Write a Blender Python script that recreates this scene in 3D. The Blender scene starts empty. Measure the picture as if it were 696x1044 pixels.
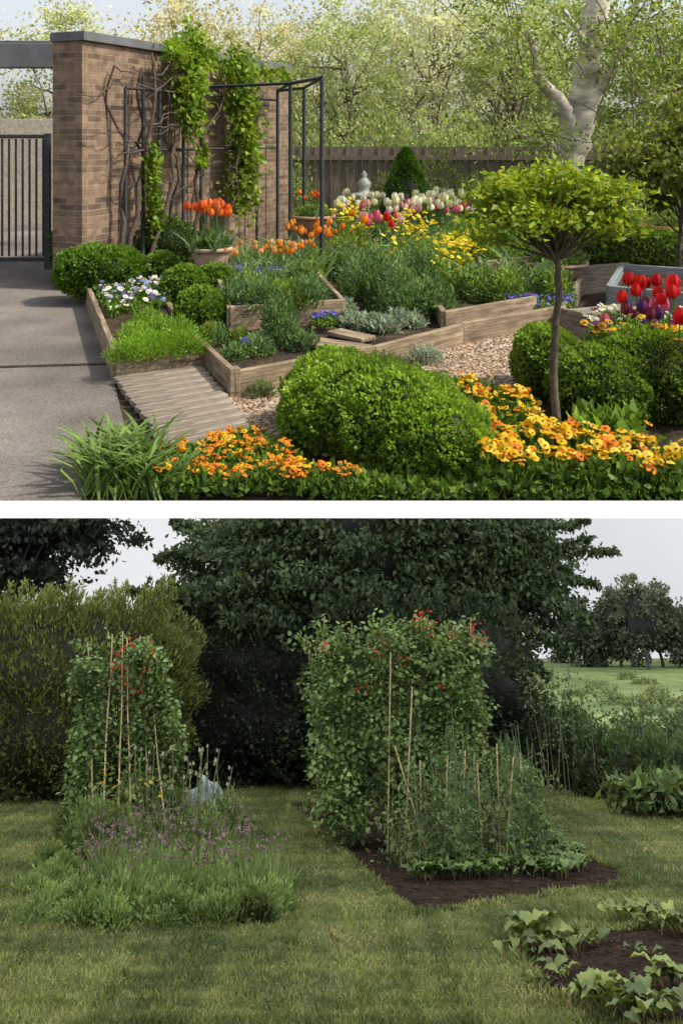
import bpy, math, numpy as np
from mathutils import Matrix, Vector
rng=np.random.default_rng(7)
R=rng.random
f=900.0; HU=1.65; HL=1.75; HOR=140.0
TH=math.atan(545/900.0); c_,s_=math.cos(TH),math.sin(TH)
scene=bpy.context.scene
# ------------------------------------------------------------ survey helpers (photo bearings -> metres on the ground)
def U(px,py,z=0.0):
    t=(HU-z)/((py-HOR)/f); return np.array([(px-348)/f*t,t,z])
def Uz(px,py,Y): return np.array([(px-348)/f*Y,Y,HU-(py-HOR)/f*Y])
def L(px,py,z=0.0):
    a=(px-348)/f; b=(py-HOR)/f; dy=c_+s_*b; dz=s_-c_*b; t=(z-HL)/dz
    return np.array([a*t,dy*t,z])
def Lz(px,py,y):
    a=(px-348)/f; b=(py-HOR)/f; dy=c_+s_*b; dz=s_-c_*b; t=y/dy
    return np.array([a*t,y,HL+dz*t])
ML=Matrix(((1,0,0,0),(0,c_,s_,-HL*s_),(0,-s_,c_,HU-HL*c_),(0,0,0,1)))
# ------------------------------------------------------------ materials
def nm(name):
    m=bpy.data.materials.new(name); m.use_nodes=True; n=m.node_tree.nodes; l=m.node_tree.links
    return m,n,l,n['Principled BSDF']
def leafmat(name,trans=0.35,rough=0.5):
    m,n,l,p=nm(name); a=n.new('ShaderNodeAttribute'); a.attribute_name='Col'
    l.new(a.outputs['Color'],p.inputs['Base Color']); p.inputs['Roughness'].default_value=rough
    p.inputs['Specular IOR Level'].default_value=0.3
    t=n.new('ShaderNodeBsdfTranslucent'); g=n.new('ShaderNodeMix'); g.data_type='RGBA'; g.blend_type='MULTIPLY'
    g.inputs[0].default_value=1; l.new(a.outputs['Color'],g.inputs[6]); g.inputs[7].default_value=(1.5,1.5,.8,1)
    l.new(g.outputs[2],t.inputs['Color']); mx=n.new('ShaderNodeMixShader'); mx.inputs[0].default_value=trans
    l.new(p.outputs[0],mx.inputs[1]); l.new(t.outputs[0],mx.inputs[2]); l.new(mx.outputs[0],n['Material Output'].inputs[0])
    return m
def attmat(name,scale=30,amt=.5,bump=.4,rough=.85,stretch=(1,1,1)):
    m,n,l,p=nm(name); a=n.new('ShaderNodeAttribute'); a.attribute_name='Col'
    tc=n.new('ShaderNodeTexCoord'); no=n.new('ShaderNodeTexNoise'); no.inputs['Scale'].default_value=scale; no.inputs['Detail'].default_value=6
    mp=n.new('ShaderNodeMapping'); mp.inputs['Scale'].default_value=stretch; l.new(tc.outputs['Object'],mp.inputs['Vector'])
    l.new(mp.outputs[0],no.inputs['Vector']); mr=n.new('ShaderNodeMapRange'); mr.inputs[1].default_value=.3; mr.inputs[2].default_value=.7
    mr.inputs[3].default_value=1-amt; mr.inputs[4].default_value=1+amt; l.new(no.outputs['Fac'],mr.inputs[0])
    g=n.new('ShaderNodeMix'); g.data_type='RGBA'; g.blend_type='MULTIPLY'; g.inputs[0].default_value=1
    l.new(a.outputs['Color'],g.inputs[6]); l.new(mr.outputs[0],g.inputs[7]); l.new(g.outputs[2],p.inputs['Base Color'])
    b=n.new('ShaderNodeBump'); b.inputs['Strength'].default_value=bump; b.inputs['Distance'].default_value=.01
    l.new(no.outputs['Fac'],b.inputs['Height']); l.new(b.outputs[0],p.inputs['Normal']); p.inputs['Roughness'].default_value=rough
    return m
def noisemat(name,c1,c2,scale=5,stretch=(1,1,1),bump=.3,rough=.85,fine=None,dist=.01,big=None):
    m,n,l,p=nm(name); tc=n.new('ShaderNodeTexCoord'); mp=n.new('ShaderNodeMapping'); mp.inputs['Scale'].default_value=stretch
    l.new(tc.outputs['Object'],mp.inputs['Vector']); no=n.new('ShaderNodeTexNoise'); no.inputs['Scale'].default_value=scale; no.inputs['Detail'].default_value=8
    l.new(mp.outputs[0],no.inputs['Vector']); r=n.new('ShaderNodeValToRGB'); r.color_ramp.elements[0].position=.33; r.color_ramp.elements[1].position=.67
    r.color_ramp.elements[0].color=(*c1,1); r.color_ramp.elements[1].color=(*c2,1); l.new(no.outputs['Fac'],r.inputs[0]); out=r.outputs[0]
    h=no.outputs['Fac']
    if fine:
        n2=n.new('ShaderNodeTexNoise'); n2.inputs['Scale'].default_value=fine; n2.inputs['Detail'].default_value=4; l.new(mp.outputs[0],n2.inputs['Vector'])
        mr=n.new('ShaderNodeMapRange'); mr.inputs[1].default_value=.3; mr.inputs[2].default_value=.7; mr.inputs[3].default_value=.6; mr.inputs[4].default_value=1.35; l.new(n2.outputs['Fac'],mr.inputs[0])
        g=n.new('ShaderNodeMix'); g.data_type='RGBA'; g.blend_type='MULTIPLY'; g.inputs[0].default_value=1; l.new(out,g.inputs[6]); l.new(mr.outputs[0],g.inputs[7]); out=g.outputs[2]; h=n2.outputs['Fac']
    if big:
        n3=n.new('ShaderNodeTexNoise'); n3.inputs['Scale'].default_value=big; n3.inputs['Detail'].default_value=3; l.new(tc.outputs['Object'],n3.inputs['Vector'])
        mr=n.new('ShaderNodeMapRange'); mr.inputs[1].default_value=.35; mr.inputs[2].default_value=.65; mr.inputs[3].default_value=.7; mr.inputs[4].default_value=1.2; l.new(n3.outputs['Fac'],mr.inputs[0])
        g=n.new('ShaderNodeMix'); g.data_type='RGBA'; g.blend_type='MULTIPLY'; g.inputs[0].default_value=1; l.new(out,g.inputs[6]); l.new(mr.outputs[0],g.inputs[7]); out=g.outputs[2]
    l.new(out,p.inputs['Base Color']); b=n.new('ShaderNodeBump'); b.inputs['Strength'].default_value=bump; b.inputs['Distance'].default_value=dist
    l.new(h,b.inputs['Height']); l.new(b.outputs[0],p.inputs['Normal']); p.inputs['Roughness'].default_value=rough
    p.inputs['Specular IOR Level'].default_value=.2
    return m
LEAF=leafmat('leaf_tissue'); DLEAF=leafmat('dull_leaf_tissue',.2,.6); PETAL=leafmat('petal_tissue',.3,.6); BARK=attmat('bark_and_stem'); STONE=attmat('stone_and_clay',18,.25,.3)
WOOD=noisemat('weathered_timber',(.16,.12,.08),(.42,.32,.21),3,(1,14,14),.4,.8,fine=30,big=3)
GREYWOOD=noisemat('grey_timber',(.15,.125,.1),(.34,.285,.225),3,(1,16,16),.2,.9,fine=18,big=3,dist=.004)
SLATE=noisemat('grey_painted_timber',(.16,.18,.18),(.26,.28,.28),4,(1,10,10),.3,.8,fine=20)
FENCEM=noisemat('fence_timber',(.11,.09,.07),(.23,.185,.14),4,(12,12,1),.4,.85)
CONC=noisemat('pavement_concrete',(.15,.132,.116),(.225,.198,.172),1.2,(1,1,1),.25,.85,fine=90,big=.8,dist=.003)
SOIL=noisemat('dark_soil',(.012,.008,.0055),(.038,.025,.017),7,(1,1,1),1.0,1.0,fine=45,dist=.03)
SOIL.node_tree.nodes['Principled BSDF'].inputs['Specular IOR Level'].default_value=.05
MULCH=noisemat('mulch',(.03,.022,.015),(.09,.065,.04),6,(1,1,1),1.0,.95,fine=40,dist=.03)
GRAV=noisemat('gravel_bed',(.2,.135,.085),(.42,.32,.22),14,(1,1,1),1.0,.9,fine=70,dist=.02)
LAWN=noisemat('mown_lawn',(.045,.062,.016),(.11,.13,.038),3,(1,1,1),.8,.9,fine=60,big=.5,dist=.02)
FIELD=noisemat('meadow',(.10,.15,.04),(.19,.235,.075),.35,(1,1,1),.3,.9,fine=3,big=.12)
METAL=noisemat('dark_painted_metal',(.035,.04,.045),(.06,.065,.07),20,(1,1,1),.1,.5)
FASCIA=noisemat('grey_fascia',(.12,.125,.13),(.17,.175,.18),5,(1,1,1),.1,.6)
WHITE=noisemat('white_divider_paint',(.88,.88,.88),(.93,.93,.93),5,(1,1,1),.05,.7)
def brickmat():
    m,n,l,p=nm('brick_masonry'); tc=n.new('ShaderNodeTexCoord'); sx=n.new('ShaderNodeSeparateXYZ'); cb=n.new('ShaderNodeCombineXYZ')
    l.new(tc.outputs['Object'],sx.inputs[0]); ad=n.new('ShaderNodeMath'); l.new(sx.outputs[0],ad.inputs[0]); l.new(sx.outputs[1],ad.inputs[1])
    l.new(ad.outputs[0],cb.inputs[0]); l.new(sx.outputs[2],cb.inputs[1])
    b=n.new('ShaderNodeTexBrick'); b.inputs['Scale'].default_value=1; b.inputs['Brick Width'].default_value=.23; b.inputs['Row Height'].default_value=.068
    b.inputs['Mortar Size'].default_value=.006; b.inputs['Mortar Smooth'].default_value=.2
    b.inputs['Color1'].default_value=(.27,.18,.115,1); b.inputs['Color2'].default_value=(.11,.07,.048,1); b.inputs['Mortar'].default_value=(.26,.2,.145,1); b.inputs['Bias'].default_value=-.05
    l.new(cb.outputs[0],b.inputs['Vector']); no=n.new('ShaderNodeTexNoise'); no.inputs['Scale'].default_value=9; no.inputs['Detail'].default_value=6; l.new(cb.outputs[0],no.inputs['Vector'])
    mr=n.new('ShaderNodeMapRange'); mr.inputs[1].default_value=.3; mr.inputs[2].default_value=.7; mr.inputs[3].default_value=.65; mr.inputs[4].default_value=1.3; l.new(no.outputs['Fac'],mr.inputs[0])
    g=n.new('ShaderNodeMix'); g.data_type='RGBA'; g.blend_type='MULTIPLY'; g.inputs[0].default_value=1; l.new(b.outputs['Color'],g.inputs[6]); l.new(mr.outputs[0],g.inputs[7])
    l.new(g.outputs[2],p.inputs['Base Color']); bp=n.new('ShaderNodeBump'); bp.inputs['Strength'].default_value=.6; bp.inputs['Distance'].default_value=.006; bp.invert=True
    l.new(b.outputs['Fac'],bp.inputs['Height']); l.new(bp.outputs[0],p.inputs['Normal']); p.inputs['Roughness'].default_value=.9; return m
BRICK=brickmat()
# ------------------------------------------------------------ builder
class B:
    def __init__(s): s.V=[];s.F=[];s.C=[];s.M=[];s.n=0
    def add(s,V,F,C,m=0):
        V=np.asarray(V,float).reshape(-1,3);F=np.asarray(F,int).reshape(-1,4);C=np.asarray(C,float)
        if C.ndim==1: C=np.tile(C,(len(V),1))
        s.V.append(V);s.F.append(F+s.n);s.C.append(C);s.M.append(np.full(len(F),m));s.n+=len(V)
    def finish(s,name,mats=None,low=False,clip=False,smooth=False,parent=None):
        mats=mats or [LEAF,BARK,PETAL]
        V=np.concatenate(s.V);F=np.concatenate(s.F);C=np.concatenate(s.C);M=np.concatenate(s.M)
        if clip:
            k=V[F][:,:,1].min(1)>3.99; F=F[k];M=M[k]
        me=bpy.data.meshes.new(name); me.vertices.add(len(V)); me.vertices.foreach_set('co',V.ravel())
        me.loops.add(len(F)*4); me.loops.foreach_set('vertex_index',F.ravel()); me.polygons.add(len(F))
        me.polygons.foreach_set('loop_start',np.arange(len(F))*4); me.polygons.foreach_set('loop_total',np.full(len(F),4))
        for m in mats: me.materials.append(m)
        me.polygons.foreach_set('material_index',M.astype(np.int32))
        if smooth: me.polygons.foreach_set('use_smooth',np.ones(len(F),bool))
        me.update(calc_edges=True); a=me.color_attributes.new('Col','FLOAT_COLOR','POINT')
        a.data.foreach_set('color',np.clip(np.concatenate([C,np.ones((len(C),1))],1),0,1).ravel())
        ob=bpy.data.objects.new(name,me); scene.collection.objects.link(ob)
        if parent: ob.parent=parent
        elif low: ob.matrix_world=ML
        return ob
def unit(v): return v/np.maximum(np.linalg.norm(v,axis=-1,keepdims=True),1e-9)
def rdir(n): return unit(rng.normal(size=(n,3)))
def lum(P,k=1.0,ph=0.0):
    x,y,z=P[:,0]*k+ph,P[:,1]*k,P[:,2]*k
    return (np.sin(x*2.1+1.3*np.sin(y*1.7)+z)+np.sin(y*2.9+z*2.3+ph)+np.sin(z*4.1+x*3.3+1.1)*.8)/2.8
def leaves(b,P,D,size,col,wr=.35,jit=.25,m=0,fold=.12):
    n=len(P); 
    if n==0: return
    size=np.broadcast_to(np.asarray(size,float),(n,))*(.7+.6*R(n)); D=unit(D); W=unit(np.cross(D,rdir(n))); N=np.cross(D,W); s=size[:,None]
    v=np.stack([P,P+D*s*.45+W*s*wr+N*s*fold,P+D*s-N*s*fold,P+D*s*.45-W*s*wr+N*s*fold],1)
    col=np.broadcast_to(np.asarray(col,float),(n,3))*(1+jit*(R((n,1))*2-1))*(1+.12*(R((n,3))*2-1))
    b.add(v.reshape(-1,3),np.arange(n*4).reshape(n,4),np.repeat(col,4,0),m)
def mixc(a,b_,t): t=np.clip(t,0,1)[:,None]; return np.array(a)*(1-t)+np.array(b_)*t
def tube(b,pts,rad,col,m=1,sides=6):
    pts=np.asarray(pts,float);k=len(pts);rad=np.broadcast_to(rad,(k,)); T=np.gradient(pts,axis=0);T=unit(T)
    ref=np.array([1.,0,0]) if abs(T[0][0])<.8 else np.array([0,1.,0]); A=unit(np.cross(T,ref));Bv=np.cross(T,A)
    th=np.arange(sides)/sides*2*np.pi
    V=pts[:,None]+rad[:,None,None]*(np.cos(th)[None,:,None]*A[:,None]+np.sin(th)[None,:,None]*Bv[:,None])
    i=np.arange(k-1)[:,None]*sides;j=np.arange(sides)[None];j2=(j+1)%sides
    F=np.stack([i+j,i+j2,i+sides+j2,i+sides+j],-1); b.add(V.reshape(-1,3),F.reshape(-1,4),col,m)
def wob(p0,p1,k=8,a=.05):
    p0=np.array(p0,float);p1=np.array(p1,float);t=np.linspace(0,1,k)[:,None];p=p0+(p1-p0)*t
    w=np.cumsum(rng.normal(size=(k,3)),0)*a; w-=w[0]; w-=t*w[-1]*.6; return p+w
def lathe(b,prof,c,col,m=0,seg=24):
    prof=np.array(prof,float);th=np.arange(seg)/seg*2*np.pi
    V=np.stack([prof[:,0:1]*np.cos(th)+c[0],prof[:,0:1]*np.sin(th)+c[1],np.repeat(prof[:,1:2],seg,1)+c[2]],-1);k=len(prof)
    i=np.arange(k-1)[:,None]*seg;j=np.arange(seg)[None];j2=(j+1)%seg
    b.add(V.reshape(-1,3),np.stack([i+j,i+j2,i+seg+j2,i+seg+j],-1).reshape(-1,4),col,m)
def ellip(b,c,r,col,p=2.0,m=0,seg=28,rings=16,nz=.06,yaw=0):
    ph=np.linspace(.02,np.pi-.02,rings)[:,None];th=(np.arange(seg)/seg*2*np.pi)[None]
    d=np.stack([np.sin(ph)*np.cos(th),np.sin(ph)*np.sin(th),np.cos(ph)*np.ones_like(th)],-1).reshape(-1,3)
    rr=(np.abs(d)**p).sum(1)**(-1/p); V=d*rr[:,None]*np.array(r); V*=(1+nz*lum(V,2.5/max(min(r),.3)))[:,None]
    cy,sy=math.cos(yaw),math.sin(yaw); V=np.stack([V[:,0]*cy-V[:,1]*sy,V[:,0]*sy+V[:,1]*cy,V[:,2]],1)+np.array(c)
    i=np.arange(rings-1)[:,None]*seg;j=np.arange(seg)[None];j2=(j+1)%seg
    b.add(V,np.stack([i+j,i+j2,i+seg+j2,i+seg+j],-1).reshape(-1,4),col,m)
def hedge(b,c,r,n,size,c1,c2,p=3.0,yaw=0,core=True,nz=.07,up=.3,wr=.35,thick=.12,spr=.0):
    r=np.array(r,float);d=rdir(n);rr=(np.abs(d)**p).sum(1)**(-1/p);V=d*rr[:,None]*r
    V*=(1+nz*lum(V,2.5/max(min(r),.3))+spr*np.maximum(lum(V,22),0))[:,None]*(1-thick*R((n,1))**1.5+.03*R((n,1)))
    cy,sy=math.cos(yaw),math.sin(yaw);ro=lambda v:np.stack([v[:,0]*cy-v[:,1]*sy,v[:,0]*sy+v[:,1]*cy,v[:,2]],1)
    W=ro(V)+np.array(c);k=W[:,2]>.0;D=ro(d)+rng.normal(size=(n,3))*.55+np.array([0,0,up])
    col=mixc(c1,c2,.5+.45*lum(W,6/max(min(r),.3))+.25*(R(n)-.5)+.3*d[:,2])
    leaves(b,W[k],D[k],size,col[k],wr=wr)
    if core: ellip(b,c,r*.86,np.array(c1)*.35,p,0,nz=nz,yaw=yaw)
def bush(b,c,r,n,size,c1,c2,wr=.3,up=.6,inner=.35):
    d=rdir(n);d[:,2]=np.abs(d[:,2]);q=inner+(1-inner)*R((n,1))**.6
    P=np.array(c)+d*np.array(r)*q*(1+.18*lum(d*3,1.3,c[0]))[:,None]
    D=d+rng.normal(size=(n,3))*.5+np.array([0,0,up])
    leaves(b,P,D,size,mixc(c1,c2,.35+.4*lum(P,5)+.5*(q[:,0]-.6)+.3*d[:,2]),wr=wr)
class T:
    def __init__(s): s.b=B();s.k=[]
    def add(s,V,F,C,mask,m=0): n0=s.b.n;s.b.add(V,F,C,m);s.k.append(np.full(s.b.n-n0,mask))
    def done(s): s.V=np.concatenate(s.b.V);s.F=np.concatenate(s.b.F);s.C=np.concatenate(s.b.C);s.M=np.concatenate(s.b.M);s.K=np.concatenate(s.k);return s
def inst(b,t,P,S,yaw,tilt,tint,jit=.2):
    n=len(P)
    if n==0:return
    S=np.broadcast_to(np.asarray(S,float),(n,));yaw=np.broadcast_to(yaw,(n,));tilt=np.broadcast_to(tilt,(n,))
    V=t.V;ct,st=np.cos(tilt)[:,None],np.sin(tilt)[:,None];y=V[None,:,1]*ct-V[None,:,2]*st;z=V[None,:,1]*st+V[None,:,2]*ct;x=np.broadcast_to(V[None,:,0],y.shape)
    cy,sy=np.cos(yaw)[:,None],np.sin(yaw)[:,None];W=np.stack([x*cy-y*sy,x*sy+y*cy,z],-1)*S[:,None,None]+P[:,None]
    tint=np.broadcast_to(tint,(n,3));j=1+jit*(R((n,1,1))*2-1);C=np.where(t.K[None,:,None]>0,t.C[None]*tint[:,None],t.C[None])*j
    k=len(V);F=t.F[None]+(np.arange(n)*k)[:,None,None];F=F.reshape(-1,4)
    b.V.append(W.reshape(-1,3));b.F.append(F+b.n);b.C.append(C.reshape(-1,3));b.M.append(np.tile(t.M,n));b.n+=n*k
def strap(L_,w,bend,az,lean=.3,z0=0,k=5):
    u=np.linspace(0,1,k);r=L_*(lean*u+bend*u*u*.6);z=z0+L_*(u*(1-.15*bend)-bend*.45*u**2.5);ww=w*np.array([.6,.9,1,.7,.05])[:k] if k==5 else w*np.sin(np.pi*(.15+.84*u))
    c,s=math.cos(az),math.sin(az);A=np.stack([r*c-ww*s,r*s+ww*c,z],1);Bq=np.stack([r*c+ww*s,r*s-ww*c,z],1)
    V=np.concatenate([A,Bq]);F=[[i,i+1,k+i+1,k+i] for i in range(k-1)];return V,F
def mk_tulip():
    t=T();q=B();tube(q,[[0,0,0],[.004,0,.2],[0,.004,.39]],[.0045,.004,.0035],(.12,.2,.06),0,4);t.add(q.V[0],q.F[0],np.array([.12,.2,.06]),0,0)
    for i,a in enumerate([.3,2.5,4.4]):
        V,F=strap(.27-.03*i,.02,.5,a,.35);t.add(V,F,np.array([.13,.22,.11]),0,0)
    for i in range(6):
        a=i*math.pi/3;r=[.006,.028,.03,.018 if i%2 else .022];z=[.385,.40,.435,.465];w=[.006,.02,.021,.004];c,s=math.cos(a),math.sin(a)
        A=[[r[k]*c-w[k]*s,r[k]*s+w[k]*c,z[k]] for k in range(4)];D=[[r[k]*c+w[k]*s,r[k]*s-w[k]*c,z[k]] for k in range(4)]
        t.add(A+D,[[k,k+1,5+k,4+k] for k in range(3)],np.array([1,1,1])*(.82 if i%2 else 1),1,2)
    return t.done()
def mk_pansy(center=(.05,.015,.01)):
    t=T()
    for i,(a,r) in enumerate([(1.57,.024),(.45,.024),(2.7,.024),(5.3,.022),(4.1,.022)]):
        c,s=math.cos(a),math.sin(a);w=.0185;z=.0015*i
        V=[[0,0,z],[.4*r*c-w*.75*s,.4*r*s+w*.75*c,z+.003],[r*.95*c-w*.8*s,r*.95*s+w*.8*c,z-.002],[r*1.12*c,r*1.12*s,z-.004],[r*.95*c+w*.8*s,r*.95*s-w*.8*c,z-.002],[.4*r*c+w*.75*s,.4*r*s-w*.75*c,z+.003]]
        t.add(V,[[0,1,2,3],[0,3,4,5]],np.array([1,1,1])*(1-.06*(i%3)),1,2)
    for a in [4.7,3.9,5.5]:
        c,s=math.cos(a),math.sin(a);t.add([[0,0,.0095],[.007*c-.004*s,.007*s+.004*c,.0095],[.012*c,.012*s,.0095],[.007*c+.004*s,.007*s-.004*c,.0095]],[[0,1,2,3]],np.array(center),0,2)
    return t.done()
def mk_pebble():
    t=T();V=np.array([[x,y,z] for z in(-.5,.5) for y in(-1,1) for x in(-1,1)],float)*[.5,.4,.3];V+=np.sin(V*17)*.08;V[4:]*=[.75,.75,1]
    t.add(V,[[0,2,3,1],[4,5,7,6],[0,1,5,4],[2,6,7,3],[0,4,6,2],[1,3,7,5]],np.ones(3),1,1);return t.done()
def mk_blade(bend=.7,w=.03):
    t=T();V,F=strap(1,w,bend,0,.25);t.add(V,F,np.ones(3),1,0);return t.done()
def mk_bigleaf():  # ribbed leaf on stalk (beet)
    t=T();u=np.linspace(0,1,9);r=.1*u+.75*u**1.6;z=.72*np.sin(u*2.15);w=np.array([.015,.015,.05,.15,.22,.24,.2,.12,.01])*(1+.18*np.sin(u*25))
    A=np.stack([r,w,z+.05*np.sin(u*22)],1);C_=np.stack([r,0*w,z-.06*(w>.03)],1);D=np.stack([r,-w,z-.05*np.sin(u*19)],1)
    V=np.concatenate([A,C_,D]);F=[[i,i+1,10+i,9+i] for i in range(8)]+[[9+i,10+i,19+i,18+i] for i in range(8)]
    C=np.ones((27,3));C[9:18]=[1.3,1.0,1.1];C[:2]=C[9:11]=C[18:20]=[2.0,.7,1.3];t.b.add(V,F,C,0);t.k.append(np.ones(27));return t.done()
def mk_bean():  # trifoliate leaf, broad hearts
    t=T()
    for a,o in [(0,.35),(2.1,.2),(-2.1,.2)]:
        c,s=math.cos(a),math.sin(a);pts=[[0,0,0],[.1,.32,.04],[.45,.38,.0],[.95,0,-.16],[.45,-.38,.0],[.1,-.32,.04]]
        V=[[ (o+x*.6)*c-y*.6*s,(o+x*.6)*s+y*.6*c,z-.15*o] for x,y,z in pts];t.add(V,[[0,1,2,3],[0,3,4,5]],np.ones(3),1,0)
    return t.done()
def mk_ball():
    t=T();q=B();leaves(q,rdir(16)*.25,rdir(16),.6,(1,1,1),wr=.3);t.add(q.V[0],q.F[0],q.C[0],1,2);return t.done()
TUL,PAN,PANW,PEB,BLADE,STIFF,BIG,BEAN,BALL=mk_tulip(),mk_pansy(),mk_pansy((.6,.35,.02)),mk_pebble(),mk_blade(),mk_blade(.15,.016),mk_bigleaf(),mk_bean(),mk_ball()
def inpoly(P,poly):
    x,y=P[:,0],P[:,1];r=np.zeros(len(P),bool);n=len(poly)
    for i in range(n):
        x1,y1=poly[i][:2];x2,y2=poly[(i+1)%n][:2]
        if abs(y2-y1)<1e-9: continue
        r^=((y1>y)!=(y2>y))&(x<(x2-x1)*(y-y1)/(y2-y1)+x1)
    return r
def scat(poly,n,z=0.0):
    poly=np.array([p[:2] for p in poly]);lo,hi=poly[:,:2].min(0),poly[:,:2].max(0);out=[];m=0
    while m<n:
        P=lo+R((n*2,2))*(hi-lo);P=P[inpoly(P,poly)];out.append(P);m+=len(P)
    P=np.concatenate(out)[:n];return np.concatenate([P,np.full((n,1),z)],1)
def sheet(name,poly,mat,z,low=False,parent=None):
    me=bpy.data.meshes.new(name);me.from_pydata([(float(p[0]),float(p[1]),z) for p in poly],[],[list(range(len(poly)))]);me.materials.append(mat);me.update()
    if me.polygons[0].normal.z<0: me.flip_normals()
    ob=bpy.data.objects.new(name,me);scene.collection.objects.link(ob)
    if low: ob.matrix_world=ML
    if parent: ob.parent=parent
    return ob
def boxob(name,loc,dim,mat,yaw=0,parent=None,bev=.006,tilt=(0,0)):
    bpy.ops.mesh.primitive_cube_add(size=1,location=[float(a) for a in loc],rotation=(tilt[0],tilt[1],yaw));o=bpy.context.object;o.name=name
    o.data.transform(Matrix.Diagonal((dim[0],dim[1],dim[2],1)));o.data.materials.append(mat)
    if bev: 
        md=o.modifiers.new('b','BEVEL');md.width=bev;md.segments=2
    if parent:o.parent=parent
    return o
def plank(name,p0,p1,h,th,mat,z0=0,parent=None):
    p0=np.array(p0[:2]);p1=np.array(p1[:2]);d=p1-p0;c=(p0+p1)/2
    return boxob(name,(c[0],c[1],z0+h/2),(np.linalg.norm(d),th,h),mat,math.atan2(d[1],d[0]),parent,.008)
def empty(name):
    e=bpy.data.objects.new(name,None);scene.collection.objects.link(e);return e
# ------------------------------------------------------------ camera, light
cam=bpy.data.cameras.new('camera');co=bpy.data.objects.new('camera',cam);scene.collection.objects.link(co);scene.camera=co
co.location=(0,0,HU);co.rotation_euler=(math.pi/2,0,0);cam.sensor_width=36;cam.lens=36*f/1044;cam.shift_y=-(522-HOR)/1044;cam.clip_end=1000;cam.clip_start=.1
w=bpy.data.worlds.new('World');scene.world=w;w.use_nodes=True;n=w.node_tree.nodes;sk=n.new('ShaderNodeTexSky');sk.sky_type='NISHITA';sk.sun_disc=False
sd=Vector((.62,-.15,.77)).normalized();sk.sun_elevation=math.asin(sd.z);sk.sun_rotation=math.atan2(sd.x,sd.y);sk.dust_density=2.5;sk.air_density=1.0
hs_=n.new('ShaderNodeHueSaturation');hs_.inputs['Saturation'].default_value=.35;hs_.inputs['Value'].default_value=1.7
w.node_tree.links.new(sk.outputs[0],hs_.inputs['Color']);w.node_tree.links.new(hs_.outputs[0],n['Background'].inputs[0]);n['Background'].inputs[1].default_value=.12
sl=bpy.data.lights.new('sun','SUN');sl.energy=4.3;sl.angle=math.radians(3);sl.color=(1,.93,.79);so=bpy.data.objects.new('sun',sl);scene.collection.objects.link(so);so.rotation_euler=sd.to_track_quat('Z','Y').to_euler()
scene.view_settings.view_transform='Standard';scene.view_settings.look='None'
# ============================================================ UPPER GARDEN
EY=3.98
sheet('ground',[(-150,EY),(150,EY),(150,300),(-150,300)],MULCH,0)
me=bpy.data.meshes.new('white_divider_strip');me.from_pydata([(-60,3.93,-.045),(60,3.93,-.045),(60,3.985,.009),(-60,3.985,.009),(-60,3.985,-.045),(60,3.985,-.045)],[],[(0,1,2,3),(0,4,5,1),(0,3,4),(1,5,2)]);me.materials.append(WHITE);scene.collection.objects.link(bpy.data.objects.new('white_divider_strip',me))  # added white divider between the two gardens, face slanted to catch light
pv=[(-6,EY+.01),(U(78,517)[0],EY+.01),tuple(U(132,455)[:2]),tuple(U(116,388)[:2]),tuple(U(86,292)[:2]),tuple(U(60,262)[:2]),(-3.6,30),(-14,30),(-14,EY+.01)]
sheet('pavement',pv,CONC,.006)
jt=sheet('pavement_joint',[U(-60,376)[:2],U(113,371)[:2],U(113,373)[:2],U(-60,378)[:2]],MULCH,.011)
# brick house
C0=U(84,298);C1=U(287,249);C1[:2]+= (C1-C0)[:2]*.05;ud=(C1-C0)[:2];WL=np.linalg.norm(ud);ud=ud/WL;nd=np.array([ud[1],-ud[0]])
WH=2.68;hs=empty('brick_house');yw=math.atan2(ud[1],ud[0])
mc=(C0[:2]+C1[:2])/2-nd*.2
boxob('wall',(mc[0],mc[1],WH/2),(WL,.4,WH),BRICK,yw,hs,.004)
boxob('roof_fascia',(mc[0]+nd[0]*.02,mc[1]+nd[1]*.02,WH+.052),(WL+.06,.46,.1),FASCIA,yw,hs,.006)
pr=C0[:2]-nd*.42
boxob('canopy_beam',(pr[0]-2.4,11.2,2.68),(5.2,.25,.3),FASCIA,0,hs)
boxob('canopy_roof',(pr[0]-2.4,12.3,2.86),(5.2,2.0,.06),FASCIA,0,hs)
bc=boxob('rear_brick_wall',(-7.2,17.0,1.0),(3.5,.3,2.0),STONE,0,hs)
bc.data.color_attributes.new('Col','FLOAT_COLOR','POINT').data.foreach_set('color',[.5,.44,.34,1]*8)
# gate
g=empty('metal_gate');gx0=Uz(-60,200,11)[0];gx1=Uz(49,200,11)[0]
boxob('top_rail',((gx0+gx1)/2,11,1.66),(gx1-gx0,.04,.05),METAL,0,g);boxob('bottom_rail',((gx0+gx1)/2,11,.13),(gx1-gx0,.04,.05),METAL,0,g)
boxob('hinge_post',(gx1,11,.85),(.07,.07,1.7),METAL,0,g)
x=gx0
i=0
while x<gx1-.05:
    i+=1;boxob('bar_%d'%i,(x,11,.9),(.022,.022,1.46),METAL,0,g,0);x+=.085
def Wp(px,py,off=.05):
    d=np.array([(px-348)/f,1,-(py-HOR)/f]);o=C0[:2]+nd*off;t=(o@nd)/(d[:2]@nd);return np.array([d[0]*t,t,HU+d[2]*t])
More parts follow.
